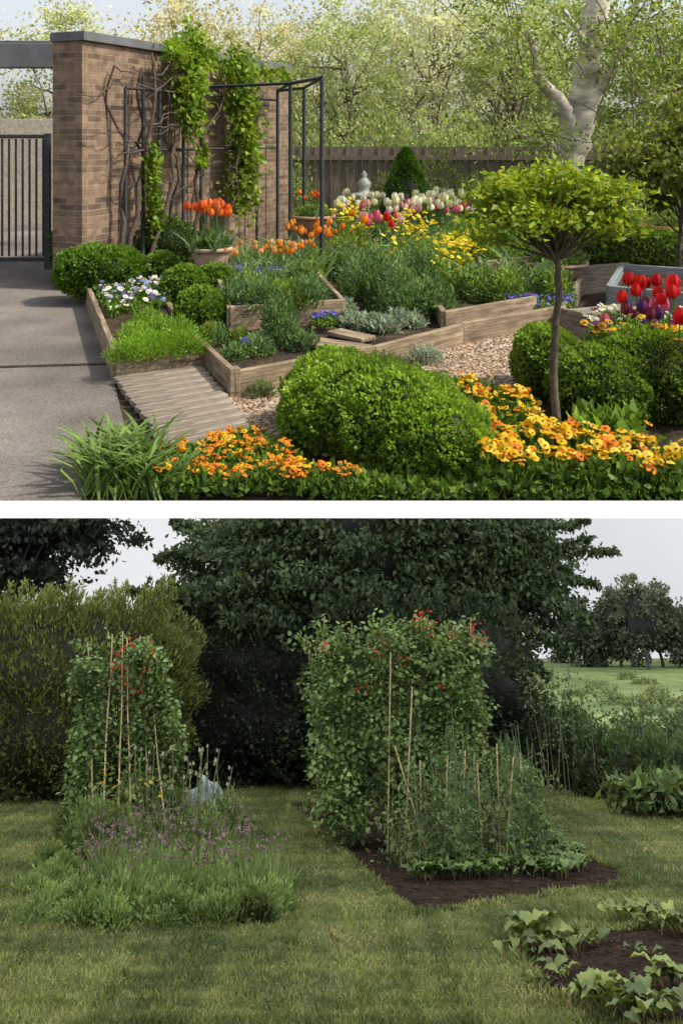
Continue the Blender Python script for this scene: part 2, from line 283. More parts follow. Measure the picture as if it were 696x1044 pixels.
# trellis
tr=empty('metal_trellis')
def bar(nm_,a,b_,th=.035):
    q=B();tube(q,[a,(np.array(a)+b_)/2,b_],th/1.5,(.05,.05,.055),0,4);return q.finish(nm_,[METAL],parent=tr)
for i,px in enumerate([128,146,163,187,205,262,283]):
    a=Wp(px,70,.18);bar('post_%d'%i,[a[0],a[1],0],[a[0],a[1],2.2 if i!=1 else 2.35],.03)
for i,zz in enumerate([2.2,1.5]):
    a=Wp(128,70,.18);b2=Wp(283,70,.18);bar('rail_%d'%i,[a[0],a[1],zz],[b2[0],b2[1],zz],.028)
for i,(px,Y) in enumerate([(296,10.6),(328,9.6),(283,12.3),(310,11.6)]):
    a=Uz(px,100,Y);bar('pergola_post_%d'%i,[a[0],a[1],0],[a[0],a[1],2.3],.034)
PA=[Uz(296,100,10.6),Uz(328,100,9.6),Uz(310,100,11.6),Uz(283,100,12.3)]
for i,(p,q_) in enumerate([(0,1),(1,2),(2,3),(3,0)]): bar('pergola_beam_%d'%i,[PA[p][0],PA[p][1],2.3],[PA[q_][0],PA[q_][1],2.3],.034)
a=Wp(215,70,.2);bar('pergola_beam_5',[a[0],a[1],2.3],[PA[0][0],PA[0][1],2.3],.03)
# vines
b=B();vc=(.09,.065,.048)
for (x0,x1,y1) in [(128,130,65),(133,160,60),(150,185,70),(190,200,75),(182,165,100),(196,230,80),(168,150,75),(225,245,75)]:
    p0=Wp(x0,300,.2);p0[2]=0;p1=Wp(x1,y1,.22);pts=wob(p0,p1,12,.05);tube(b,pts,np.linspace(.035,.012,12),vc,1,6)
    for k in range(7):
        s=pts[rng.integers(5,12)];e=s+np.array([*(ud*(R()-.5)*1.3),(R()-.3)*.5]);tube(b,wob(s,e,6,.03),np.linspace(.012,.004,6),vc,1,4)
for path,nn,sp in [([(190,38),(195,70),(185,100),(192,122)],2300,.2),([(238,62),(242,110),(247,160),(240,205)],3600,.24),([(152,150),(150,190),(155,228)],700,.08),([(165,50),(215,60)],600,.14),([(205,150),(200,170)],120,.06),([(225,70),(290,78)],500,.1)]:
    pts=np.array([Wp(x,y,.26) for x,y in path]);t=R(nn)*(len(pts)-1);i=np.minimum(t.astype(int),len(pts)-2);fr=(t-i)[:,None]
    P=pts[i]*(1-fr)+pts[i+1]*fr+rng.normal(size=(nn,3))*sp*np.array([.6,.6,1])*(.5+.7*np.abs(np.sin(t*6)))[:,None]*.7
    P[:,:2]+=nd*.05;leaves(b,P,rng.normal(size=(nn,3))+np.array([nd[0],nd[1],-.6]),.08,mixc((.1,.17,.015),(.32,.45,.05),.5+.5*lum(P,4)+.4*(R(nn)-.5)),wr=.32)
b.finish('wisteria_vine')
# ---- timber beds
e=empty('raised_bed_box')
H1=.2
a0,a1,a3=U(118,388),U(87,303),U(207,377)
plank('left_board',a0,a1,H1,.045,WOOD,0,e);plank('front_board',a0+[.0,-.01,0],a3,H1-.006,.045,WOOD,0,e);a4=a1+(a3-a0);plank('right_board',a3,a4,H1-.01,.045,WOOD,0,e)
sheet('bed_soil',[a0,a3,a4,a1],MULCH,.15,parent=e)
e=empty('timber_edging')
k0,k1,k2,k3,k4=U(207,374),U(238,407),U(380,378),U(470,352),U(578,331)
plank('board_1',k0,k1,.185,.045,WOOD,0,e);plank('board_2',k1,k2,.18,.045,WOOD,0,e);plank('board_3',k2,k3,.175,.045,WOOD,0,e);plank('board_4',k3,k4,.18,.045,WOOD,0,e)
boxob('corner_post',(k1[0],k1[1]+.02,.097),(.07,.07,.2),WOOD,.4,e)
k5=U(600,262);sheet('bed_soil',[k0,k1,k2,k3,k4,k5,(-.9,13.2),U(215,290)],MULCH,.13,parent=e)
e=empty('raised_bed_box')
plank('front_board',U(234,338,.13),U(350,330,.13),.2,.045,WOOD,.13,e);plank('left_board',U(234,338,.13),U(222,300,.13),.195,.045,WOOD,.13,e);plank('right_board',U(350,330,.13),U(322,296,.13),.195,.045,WOOD,.13,e)
sheet('bed_soil',[U(236,337,.13),U(348,329,.13),U(322,296,.13),U(222,300,.13)],MULCH,.28,parent=e)
e=empty('timber_step')
plank('tread_1',U(318,350,.15),U(372,358,.15),.035,.22,WOOD,.14,e);plank('tread_2',U(340,340,.15),U(376,348,.15),.035,.16,WOOD,.147,e)
e=empty('raised_bed_box')
plank('front_board',U(452,335,.13),U(545,318,.13),.14,.045,WOOD,.13,e);plank('side_board',U(452,335,.13),U(440,315,.13),.14,.045,WOOD,.13,e)
e=empty('raised_bed_box')
plank('upper_board',U(490,288,.15),U(540,282,.15),.24,.045,WOOD,.13,e);plank('side_board',U(490,288,.15),U(484,268,.15),.235,.045,WOOD,.13,e)
e=empty('raised_bed_box')
plank('front_board',U(574,338),U(618,352),.2,.05,GREYWOOD,0,e);plank('back_board',U(574,302),U(640,296),.3,.05,GREYWOOD,0,e);plank('side_board',U(572,338),U(592,300),.2,.05,GREYWOOD,0,e);plank('top_cap',U(585,322,.2),U(640,316,.2),.04,.18,GREYWOOD,.2,e)
e=empty('grey_garden_box')
plank('front_board',U(620,333),U(706,343),.36,.05,SLATE,0,e);plank('side_board',U(620,332),U(633,306),.355,.05,SLATE,0,e);plank('back_board',U(633,305),U(720,312),.36,.05,SLATE,0,e);sheet('bed_soil',[U(622,332),U(704,342),U(718,312),U(635,306)],MULCH,.27,parent=e)
# boardwalk
e=empty('timber_boardwalk')
q0,q1,q2,q3=U(116,392),U(205,379),U(260,447),U(172,470)
NB=11
for i in range(NB):
    t=(i+.5)/NB;p=q0+(q3-q0)*t;q=q1+(q2-q1)*t;d=np.linalg.norm((q3-q0)[:2])/NB;o_=(q-p)*rng.normal()*.012
    plank('slat_%d'%i,p+o_,q+o_,.035,d*.80,GREYWOOD,.02+.003*R(),e)
# gravel
gp=[U(258,450),U(205,378)+[.06,-.02,0],k1+[0,-.02,0],k2+[0,-.02,0],k3+[0,-.02,0],k4+[0,-.02,0],U(612,355),U(560,400),U(500,425),U(420,450),U(350,470)]
sheet('gravel_path',gp,GRAV,.008)
b=B();P=scat(gp,15000,.012);cols=np.array([[.5,.37,.25],[.35,.22,.13],[.6,.5,.38],[.22,.15,.1],[.44,.3,.19]])[rng.integers(0,5,15000)]
inst(b,PEB,P,.012+.022*R(15000)**2,R(15000)*6.3,rng.normal(size=15000)*.4,cols*.8);b.finish('gravel_stones',[STONE,STONE,STONE])
# fence
e=empty('wooden_fence')
for i in range(70):
    boxob('paling_%d'%i,(-1.2+i*.135,15.2+.02*(i%2),.75),(.128,.022,1.5-.03*R()),FENCEM,0,e,0)
boxob('fence_rail',(3.5,15.16,1.3),(9.5,.05,.08),FENCEM,0,e,0)
# pots
def pot(name,px,py,r,h,col,z=0):
    b=B();c=U(px,py,z);lathe(b,[(0,0),(r*.62,0),(r*.72,h*.15),(r*.95,h*.75),(r,h*.85),(r*1.1,h*.86),(r*1.1,h),(r*.98,h),(r*.95,h*.86),(0,h*.84)],c,col,0,28)
    b.finish(name,[STONE],smooth=False);return c+[0,0,h*.85]
TC=(.36,.2,.125)
P1=pot('terracotta_pot',215,279,.2,.27,(.45,.31,.22),.28);P2=pot('terracotta_pot',318,241,.27,.27,TC,.4);P3=pot('terracotta_pot',567,288,.3,.22,(.33,.22,.15),.12);P4=pot('terracotta_pot',684,262,.36,.42,(.3,.11,.08),.1)
# finial statue
b=B();c=U(371,232,0.3);sc=.66;lathe(b,[(r*sc,z*sc) for r,z in [(0,0),(.3,0),(.3,.1),(.2,.14),(.12,.3),(.1,.55),(.16,.62),(.3,.68),(.33,.74),(.3,.78),(.14,.8),(.1,.86),(.15,.95),(.16,1.02),(.09,1.1),(.05,1.14),(.07,1.2),(.03,1.27),(0,1.3)]],c,(.38,.38,.34),0,24);b.finish('stone_fountain_finial',[STONE],smooth=True)
# ---- shrubs
G1,G2=(.05,.095,.014),(.2,.32,.035)
def H(name,px,py,r,n,size=.03,c1=G1,c2=G2,z=0,p=2.6,yaw=0,clip=False,spr=.05):
    b=B();c=U(px,py,z);c[2]=z+r[2]*.9;hedge(b,c,r,n,size,c1,c2,p=p,yaw=yaw,spr=spr,nz=.09);return b.finish(name,clip=clip)
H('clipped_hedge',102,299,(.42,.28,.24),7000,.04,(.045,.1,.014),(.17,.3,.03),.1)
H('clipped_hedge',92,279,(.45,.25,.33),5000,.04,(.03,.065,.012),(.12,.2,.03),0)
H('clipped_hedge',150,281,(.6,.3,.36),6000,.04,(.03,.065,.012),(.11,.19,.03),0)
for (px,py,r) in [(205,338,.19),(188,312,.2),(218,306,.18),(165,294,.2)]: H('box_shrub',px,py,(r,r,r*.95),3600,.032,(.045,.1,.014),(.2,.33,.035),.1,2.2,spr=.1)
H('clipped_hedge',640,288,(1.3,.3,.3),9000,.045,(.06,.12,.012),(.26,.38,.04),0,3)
# foreground rounded hedge
b=B()
for (x,y,hh,rr,ry) in [(-.03,4.98,.235,.27,.27),(.1,4.72,.25,.33,.3),(.3,4.52,.245,.31,.3),(.46,4.38,.2,.27,.27),(-.12,4.75,.2,.2,.24)]:
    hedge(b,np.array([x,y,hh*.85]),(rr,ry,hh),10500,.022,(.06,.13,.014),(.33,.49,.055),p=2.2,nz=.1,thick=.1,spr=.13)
b.finish('box_hedge')
H('box_hedge',610,430,(.27,.28,.22),9000,.024,(.035,.075,.012),(.2,.32,.035),0,2.3,spr=.1);H('box_hedge',665,422,(.4,.32,.26),12000,.024,(.035,.075,.012),(.19,.3,.03),0,2.4,spr=.1)
H('box_hedge',556,400,(.2,.26,.22),5000,.026,(.045,.1,.012),(.24,.37,.04),0,2.4,spr=.1)
# topiary cone
b=B();c=U(414,250);n_=9000;hh=R(n_)**1.3;th=R(n_)*6.28;rr=.42*(1-hh**1.6)**.75*(.9+.12*R(n_)+.06*np.sin(th*5+hh*20));P=np.stack([c[0]+rr*np.cos(th),c[1]+rr*np.sin(th),.1+hh*1.38],1)
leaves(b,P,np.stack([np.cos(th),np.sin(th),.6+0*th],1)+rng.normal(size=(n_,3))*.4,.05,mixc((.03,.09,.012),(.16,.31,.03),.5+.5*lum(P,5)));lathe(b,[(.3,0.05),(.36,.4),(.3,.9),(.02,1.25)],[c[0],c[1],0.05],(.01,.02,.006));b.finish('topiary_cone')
# ---- standard umbrella tree
b=B();bs=U(569,455);tp=Uz(566,258,bs[1]);pts=wob(bs,tp,9,.008);tube(b,pts,np.linspace(.025,.016,9),(.09,.07,.05),1,8)
for i in range(44):
    a=R()*6.28;r=.08+.36*R()**.7;e_=tp+np.array([r*math.cos(a),r*math.sin(a)*.9,.02+.26*R()+(.42-r)*.6]);tube(b,wob(tp-[0,0,.05*R()],e_,5,.012),np.linspace(.009,.003,5),(.09,.07,.05),1,4)
    n_=150;P=e_+rng.normal(size=(n_,3))*[.075,.075,.028];leaves(b,P,rng.normal(size=(n_,3))*[1,1,.5]+[0,0,.1],.04,mixc((.1,.17,.015),(.38,.46,.04),.5+.5*lum(P,8)+.8*(P[:,2]-tp[2]-.2)),wr=.28)
b.finish('standard_tree')
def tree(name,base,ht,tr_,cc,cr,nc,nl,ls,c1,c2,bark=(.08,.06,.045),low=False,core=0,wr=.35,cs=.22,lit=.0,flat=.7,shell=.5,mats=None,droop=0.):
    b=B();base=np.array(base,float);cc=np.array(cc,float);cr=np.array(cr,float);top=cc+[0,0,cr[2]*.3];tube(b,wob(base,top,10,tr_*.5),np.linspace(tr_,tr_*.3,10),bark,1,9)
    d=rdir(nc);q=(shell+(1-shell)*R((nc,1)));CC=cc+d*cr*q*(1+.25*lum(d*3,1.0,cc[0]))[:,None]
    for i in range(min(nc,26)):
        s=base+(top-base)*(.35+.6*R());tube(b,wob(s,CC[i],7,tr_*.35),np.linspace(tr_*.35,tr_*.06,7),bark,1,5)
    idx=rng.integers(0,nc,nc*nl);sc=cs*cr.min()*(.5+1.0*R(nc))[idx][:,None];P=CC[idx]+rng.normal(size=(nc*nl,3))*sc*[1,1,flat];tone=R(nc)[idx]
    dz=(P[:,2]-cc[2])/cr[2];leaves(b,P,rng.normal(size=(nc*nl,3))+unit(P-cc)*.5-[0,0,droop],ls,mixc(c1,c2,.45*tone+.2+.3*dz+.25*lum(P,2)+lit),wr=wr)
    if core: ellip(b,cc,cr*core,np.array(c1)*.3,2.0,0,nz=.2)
    return b.finish(name,mats or [LEAF,BARK,PETAL],low=low)
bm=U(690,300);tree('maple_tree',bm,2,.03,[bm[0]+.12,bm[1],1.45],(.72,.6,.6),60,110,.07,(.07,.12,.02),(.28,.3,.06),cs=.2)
# ---- background trees
Yl1,Yl2=(.28,.32,.13),(.72,.74,.45)
for (px,Y,h,rx,c1,c2,ls) in [(60,24,5.2,1.8,Yl1,Yl2,.12),(190,27,6.4,2.3,(.4,.37,.2),(.8,.74,.5),.13),(262,22,5.0,1.5,(.34,.33,.17),(.78,.74,.5),.10),(352,20,5.0,1.6,(.2,.27,.09),(.6,.66,.32),.09),(440,22,5.7,1.9,(.38,.41,.25),(.82,.82,.64),.10),(520,19,4.8,1.4,(.22,.27,.08),(.62,.68,.34),.09),(600,24,5.8,2.2,(.12,.18,.04),(.42,.5,.16),.12),(690,20,5.0,1.8,(.1,.15,.03),(.36,.45,.12),.11),(760,16,4,1.6,(.06,.1,.015),(.22,.3,.06),.1),(480,30,6.8,2.6,(.24,.28,.13),(.64,.66,.42),.14),(335,31,6.8,2.6,(.3,.31,.19),(.7,.68,.45),.14),(130,21,3.4,1.3,(.16,.22,.05),(.48,.54,.2),.09),(565,30,6.4,2.3,(.18,.22,.09),(.5,.55,.3),.14),(400,26,6.2,2.0,(.3,.33,.16),(.72,.74,.5),.12)]:
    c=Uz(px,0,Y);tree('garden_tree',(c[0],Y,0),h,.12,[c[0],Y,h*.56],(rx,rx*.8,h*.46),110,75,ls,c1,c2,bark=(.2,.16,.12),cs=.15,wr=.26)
b=B()
for px in range(262,760,24):
    Y=16.6+R()*1.6;c=Uz(px,0,Y);t=R();bush(b,[c[0],Y,.2],(.7,.6,1.3+R()*1.0),1100,.08,np.array((.09,.13,.035))*(.6+t),np.array((.44,.5,.2))*(.5+.8*t),inner=.5)
for px in list(range(448,740,22))+[396,432,300]:
    Y=14.2+R()*.7;c=Uz(px,0,Y);t=R();bush(b,[c[0],Y,.1],(.5,.4,.8+R()*.7),1100,.06,np.array((.06,.1,.02))*(.6+t),np.array((.3,.4,.11))*(.5+.8*t),inner=.5)
b.finish('shrub_border')
# white barked tree
b=B();bw=(.5,.45,.37)
def limb(pts,r0,r1): 
    p=np.array([Uz(x,y,Y) for x,y,Y in pts]);t=np.linspace(0,len(p)-1,len(p)*4);q=np.stack([np.interp(t,np.arange(len(p)),p[:,k]) for k in range(3)],1)
    q[1:-1]=(q[:-2]+q[1:-1]*2+q[2:])/4;q+=rng.normal(size=q.shape)*.015;tube(b,q,np.linspace(r0,r1,len(q))*(1+.07*rng.normal(size=len(q))),bw,0,12)
limb([(572,205,14),(579,165,14),(590,130,14),(597,90,14),(603,50,14),(608,10,14),(614,-40,14)],.27,.19)
limb([(588,145,14),(578,118,13.9),(566,98,13.8),(552,86,13.7),(545,60,13.6),(540,30,13.6)],.16,.05);limb([(594,120,14),(602,100,13.9),(618,80,13.8),(636,45,13.7),(650,0,13.6)],.11,.05);limb([(582,165,14),(562,148,13.8),(540,143,13.7),(520,128,13.6)],.09,.02);limb([(604,60,14),(590,35,13.8),(575,10,13.6)],.07,.03)
b.finish('white_barked_tree',[attmat('pale_bark',4,.45,.5,stretch=(1,1,2.5))],smooth=True)
b=B()
for k in range(64):
    c=Uz(470+R()*240,-30+R()*110 if k%3 else 60+R()*110,12.3+R()*1.4)
    if abs(c[0]-Uz(600,0,c[1])[0])<.35 and k%2: c[0]+=.7
    n_=80;P=c+rng.normal(size=(n_,3))*[.24,.2,.12];leaves(b,P,rng.normal(size=(n_,3)),.075,mixc((.09,.14,.02),(.4,.48,.12),R(n_)),wr=.26);tube(b,wob(c,c+rng.normal(size=3)*.5,5,.03),.008,(.1,.08,.06),1,4)
b.finish('overhanging_foliage')
# ---- flower masses
def tulips(b,poly,n,cols,z=.13,s=1.0,sv=.25):
    P=scat(poly,n,z);cols=np.array(cols)[rng.integers(0,len(cols),n)];inst(b,TUL,P,s*(1-sv/2+sv*R(n)),R(n)*6.3,rng.normal(size=n)*.1,cols)
def pansies(b,poly,n,cols,z=.05,h=.1,t=PAN,s=1.0,leafc=((.05,.1,.015),(.17,.28,.035)),nl=5,ls=.045):
    P=scat(poly,n*nl,z);P[:,2]+=R(n*nl)*h*(.7+.3*lum(P,6));D=rng.normal(size=(n*nl,3))*.8+[0,0,.9];leaves(b,P,D,ls,mixc(*leafc,R(n*nl)),wr=.3)
    P=scat(poly,int(n*1.6),z);P=P[lum(P,9)+.6*R(len(P))>.05][:n];n=len(P);P[:,2]+=h*(.75+.3*lum(P,6)+.4*R(n));inst(b,t,P,s*(.65+.6*R(n)),rng.normal(size=n)*1.0,.5+rng.normal(size=n)*.45,np.array(cols)[rng.integers(0,len(cols),n)],.12)
YEL,ORG,WHT,RED,BLU,PNK,PUR=(.78,.5,.01),(.75,.24,.015),(.75,.75,.68),(.6,.015,.015),(.08,.1,.5),(.6,.12,.25),(.12,.03,.14)
LY=(.8,.6,.06)
b=B();pansies(b,[U(440,438),U(470,402),U(545,425),U(560,470),U(520,500),U(490,470)],190,[YEL,YEL,LY,YEL,ORG],.03,.13,s=.85,nl=11);pansies(b,[U(485,517),U(500,475),U(560,458),U(700,490),U(705,517)],340,[YEL,YEL,YEL,LY,LY,LY,ORG,(.7,.36,.01),ORG],.03,.16,s=.85,nl=11);b.finish('yellow_pansies',clip=True)
b=B();pansies(b,[U(155,517),U(165,478),U(255,452),U(300,480),U(372,517)],360,[ORG,ORG,(.7,.33,.02),YEL],.02,.1,s=.55,nl=17,ls=.04);pansies(b,[U(170,517),U(170,490),U(360,490),U(380,517)],110,[ORG,(.7,.33,.02)],.03,.08,s=.5,nl=9,ls=.04);b.finish('orange_violas',clip=True)
b=B();P=scat([U(330,517),U(330,490),U(510,490),U(510,517)],3500,0);P[:,2]+=.06*R(3500);leaves(b,P,rng.normal(size=(3500,3))+[0,0,.8],.04,mixc((.05,.1,.015),(.2,.32,.04),R(3500)),wr=.28);P=scat([U(520,517),U(520,500),U(705,500),U(705,517)],2500,0);P[:,2]+=.05*R(2500);leaves(b,P,rng.normal(size=(2500,3))+[0,0,.8],.04,mixc((.05,.1,.015),(.2,.32,.04),R(2500)),wr=.28);b.finish('ground_cover',clip=True)
b=B();P=scat([U(75,517),U(90,480),U(150,470),U(180,517)],420,.0);P[:,1]+=.05;inst(b,BLADE,P,.2+.18*R(420),R(420)*6.3,rng.normal(size=420)*.15,mixc((.06,.11,.02),(.22,.34,.08),R(420)));b.finish('grass_clump',clip=True)
b=B();pansies(b,[U(600,395),U(595,372),U(615,360),U(700,372),U(705,400)],90,[WHT,WHT,PUR],.25,.14,PANW,nl=9,s=.85);pansies(b,[U(590,415),U(620,400),U(705,415),U(705,435)],80,[YEL,(.6,.3,.02),PUR],.36,.13,nl=9,s=.85);b.finish('mixed_pansies',clip=True)
b=B();tulips(b,[U(612,395),U(625,372),U(705,375),U(710,400)],14,[RED,RED,(.5,.01,.02)],.15,1.12);tulips(b,[U(612,400),U(650,380),U(710,400),U(710,425)],14,[PUR,(.2,.03,.06),PNK],.08,1.0)
tulips(b,[U(680,425),U(710,425),U(710,440),U(690,440)],4,[RED],.12,1.2);b.finish('red_tulips')
b=B();P=scat([U(585,465),U(590,448),U(650,452),U(640,472)],500,.02);P[:,2]+=.14*R(500);leaves(b,P,rng.normal(size=(500,3))*.7+[0,0,.6],.09,mixc((.08,.15,.02),(.24,.38,.05),R(500)),wr=.25);b.finish('broadleaf_plant')
# left box planting
b=B();pansies(b,[U(92,305),U(160,292),U(176,330),U(112,345)],280,[WHT,WHT,(.3,.33,.65),(.1,.1,.4)],.15,.12,PANW,.9,nl=12);b.finish('white_blue_pansies')
b=B()
for (px,py) in [(128,366),(150,362),(172,360),(195,358),(138,348),(160,342),(182,345),(150,334)]:
    c=U(px,py,.15);c[2]=.14;bush(b,c,(.14,.14,.15+.05*R()),1300,.03,(.09,.18,.015),(.24,.42,.035),wr=.12,inner=.1)
b.finish('feathery_herb')
# centre masses
b=B()
GG=((.045,.09,.035),(.17,.28,.1));GY=((.07,.12,.02),(.26,.37,.06));GS=((.16,.21,.16),(.38,.46,.38))
for (px,py,rx,rz,nl,ls,cc) in [(285,352,.14,.40,1500,.04,GG),(262,362,.12,.14,600,.035,GG),(308,356,.12,.12,500,.035,GG),(238,366,.09,.1,300,.035,GG),(226,352,.08,.14,300,.035,GG),(245,352,.1,.12,400,.035,GY),(215,345,.08,.12,300,.035,GY)]+[(352+R()*105,285+R()*42,.2,.3+R()*.24,900,.045,GG) for _ in range(18)]+[(345+R()*235,245+R()*38,.24,.28+R()*.22,700,.055,GY if R()<.5 else GG) for _ in range(38)]+[(235+R()*100,270+R()*20,.16,.24,500,.05,GY) for _ in range(14)]+[(470+R()*100,292+R()*22,.17,.2+R()*.16,600,.045,GY if R()<.5 else GG) for _ in range(14)]:
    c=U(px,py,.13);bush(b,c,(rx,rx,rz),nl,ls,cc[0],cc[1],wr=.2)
for _ in range(26):
    c=U(236+R()*92,292+R()*24,.28);bush(b,c,(.14,.14,.12+.14*R()),420,.04,*(GY if R()<.5 else GG),wr=.2)
for poly,n_ in [([U(345,325),U(470,325),U(590,300),U(560,255),U(345,255)],900),([U(240,318),U(330,315),U(340,280),U(240,280)],300)]:
    P=scat(poly,n_,.13);inst(b,BLADE,P,.3+.32*R(n_),R(n_)*6.3,rng.normal(size=n_)*.15,mixc((.07,.13,.04),(.24,.36,.12),R(n_)))
b.finish('perennial_foliage')
b=B()
for (px,py) in [(348,330),(362,334),(378,337),(392,339),(405,334),(350,322),(420,333),(500,292),(515,290),(530,288)]:
    c=U(px,py,.13);bush(b,c,(.11,.11,.09+.06*R()),420,.05,*GS,wr=.18,inner=.2)
b.finish('silver_dusty_miller')
b=B();c=U(432,370,.02)
bush(b,c,(.14,.08,.12),900,.04,(.22,.26,.22),(.44,.5,.44),wr=.1,inner=.1);c=U(268,404,.02);bush(b,c,(.09,.05,.1),400,.04,(.07,.12,.05),(.2,.26,.12),wr=.1,inner=.1);c=U(395,374,.1);bush(b,c,(.1,.05,.1),400,.04,(.07,.12,.05),(.2,.26,.12),wr=.1,inner=.1);b.finish('lavender_tuft')
def pl(x0,y0,x1,y1): return [U(x0,y0),U(x1,y0),U(x1,y1),U(x0,y1)]
b=B();tulips(b,pl(345,268,470,246),95,[WHT,WHT,(.7,.68,.45)],.24,1.25);b.finish('white_tulips')
b=B();tulips(b,pl(295,300,345,278),22,[ORG,(.7,.3,.05)],.25,.9);tulips(b,pl(228,318,320,300),40,[ORG,(.7,.35,.1),(.7,.4,.2)],.28,.62)
for p,n_,rr in [(P1,26,.15),(P2,10,.2)]:
    Q=np.repeat(p[None],n_,0)+rng.normal(size=(n_,3))*[rr*.6,rr*.6,0];inst(b,TUL,Q,(.95 if n_>20 else .6)+.2*R(n_),R(n_)*6.3,rng.normal(size=n_)*.18,np.array([ORG,(.75,.2,.05),(.65,.12,.03)])[rng.integers(0,3,n_)])
b.finish('orange_tulips')
b=B();tulips(b,pl(370,300,400,280),6,[RED,PNK],.3,1.05);tulips(b,pl(400,272,510,250),36,[PNK,(.5,.3,.55),PUR,(.65,.35,.4),WHT],.2,1.2);tulips(b,pl(560,262,640,245),20,[PNK,WHT],.1,1.2);tulips(b,pl(340,300,430,262),22,[(.7,.35,.35),PNK,ORG,(.7,.5,.45)],.28,1.05);b.finish('pink_tulips')
b=B()
for (px,py,z0,rx,n_) in [(352,262,.66,.22,100),(368,272,.6,.15,45),(420,275,.62,.28,130),(466,294,.52,.22,140),(482,280,.52,.2,70),(395,290,.5,.2,25),(440,300,.5,.2,25)]:
    c=U(px,py,.13);P=np.array([c[0],c[1],z0])+rng.normal(size=(n_,3))*[rx*.5,rx*.5,.095];inst(b,PAN,P,.9,R(n_)*6,.6+rng.normal(size=n_)*.4,np.array([(.8,.64,.02),(.85,.74,.08)])[rng.integers(0,2,n_)])
    bush(b,c,(rx,rx,z0-.14),900,.055,(.07,.13,.02),(.25,.36,.06),wr=.15)
b.finish('yellow_wallflowers')
b=B()
for poly,n_,z0 in [(pl(510,335,586,318),150,.14),(pl(318,358,342,346),40,.17),(pl(240,325,290,310),50,.30),(pl(245,384,258,374),8,.16),(pl(500,296,520,288),20,.2)]:
    pansies(b,poly,n_,[BLU,BLU,(.2,.22,.6),(.12,.1,.5)],z0,.08,PANW,.7,nl=8,ls=.035)
b.finish('blue_violas')
for p,rr,k in [(P1,.19,.2),(P2,.24,.16),(P3,.3,.22),(P4,.32,.3)]:
    b=B();bush(b,p,(rr,rr,k),900,.055,(.07,.13,.03),(.22,.32,.08),wr=.2,inner=.1);b.finish('potted_plant')
b=B()
for px in range(575,740,12):
    for _ in range(2):
        c=U(px+R()*10,255+R()*12);bush(b,c,(.32,.32,.4+.4*R()),600,.06,(.06,.1,.02),(.26,.34,.08))
for px in range(640,720,12):
    c=U(px,395-R()*30);bush(b,c,(.16,.16,.3),900,.04,(.05,.1,.015),(.2,.32,.05))
b.finish('border_shrubs')
# ============================================================ LOWER GARDEN (its own hillside, falling away below the terrace)
# added glowing vault: overcast backdrop, with unseen ceiling brightened to light the garden
m,nn_,l,p=nm('overcast_sky_glow');em=nn_.new('ShaderNodeEmission');tc=nn_.new('ShaderNodeTexCoord');no=nn_.new('ShaderNodeTexNoise');no.inputs['Scale'].default_value=.035;no.inputs['Detail'].default_value=5
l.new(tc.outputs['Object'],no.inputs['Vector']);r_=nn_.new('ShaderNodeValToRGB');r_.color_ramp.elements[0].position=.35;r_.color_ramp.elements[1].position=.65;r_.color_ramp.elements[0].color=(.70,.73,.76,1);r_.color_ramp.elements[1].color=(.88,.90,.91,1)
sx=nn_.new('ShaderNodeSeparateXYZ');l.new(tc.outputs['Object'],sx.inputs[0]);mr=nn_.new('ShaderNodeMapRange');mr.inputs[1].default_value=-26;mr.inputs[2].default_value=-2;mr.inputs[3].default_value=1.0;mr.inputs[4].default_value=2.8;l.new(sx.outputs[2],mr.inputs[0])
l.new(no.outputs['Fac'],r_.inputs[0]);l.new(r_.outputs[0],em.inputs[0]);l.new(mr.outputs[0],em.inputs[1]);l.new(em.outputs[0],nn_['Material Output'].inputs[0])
me=bpy.data.meshes.new('sky_light_vault');y0,y1=3.99,72;xs=52
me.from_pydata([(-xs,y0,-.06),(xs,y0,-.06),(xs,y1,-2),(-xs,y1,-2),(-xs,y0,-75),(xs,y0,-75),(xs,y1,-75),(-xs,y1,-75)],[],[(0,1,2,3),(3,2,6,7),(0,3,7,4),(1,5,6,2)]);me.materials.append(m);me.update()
scene.collection.objects.link(bpy.data.objects.new('sky_light_vault',me))
sheet('lawn',[(-51,3.2),(51,3.2),(51,30),(-51,30)],LAWN,0,True)
me=bpy.data.meshes.new('field');ys=[30,45,60,75,84];zs=[0,.9,1.75,2.45,2.7];me.from_pydata([(sx_*51,y,z) for y,z in zip(ys,zs) for sx_ in(-1,1)],[],[(2*i,2*i+1,2*i+3,2*i+2) for i in range(4)]);me.materials.append(FIELD);ob=bpy.data.objects.new('field',me);scene.collection.objects.link(ob);ob.matrix_world=ML
lb=[L(45,925),L(70,860),L(80,842),L(190,836),L(235,850),L(280,905),L(200,925)]
def rag(poly,a=.02):
    out=[]
    for i in range(len(poly)):
        p=np.array(poly[i][:2]);q=np.array(poly[(i+1)%len(poly)][:2]);k=max(2,int(np.linalg.norm(q-p)/.1))
        for j in range(k): out.append(p+(q-p)*j/k+(rng.normal(size=2)*a if j else 0))
    return out
rb=rag([L(290,820),L(420,934),L(654,901),L(560,852),L(470,822)])
bb=rag([L(520,968),L(560,1015),L(640,1050),L(760,1060),L(760,940),L(640,950),L(560,955)])
for nme,pp in [('herb_bed',lb),('vegetable_bed',rb),('beetroot_bed',bb)]: sheet(nme,pp,SOIL,.012,True)
b=B()
for pp,n_ in [(rb,14000),(bb,6000),(lb,1500)]:
    P=scat(pp,n_,.008);inst(b,PEB,P,.008+.035*R(n_)**4,R(n_)*6.3,R(n_),mixc((.012,.008,.006),(.05,.033,.022),R(n_)))
CL=attmat('clod',20,.3,.4,1.0);CL.node_tree.nodes['Principled BSDF'].inputs['Specular IOR Level'].default_value=.05
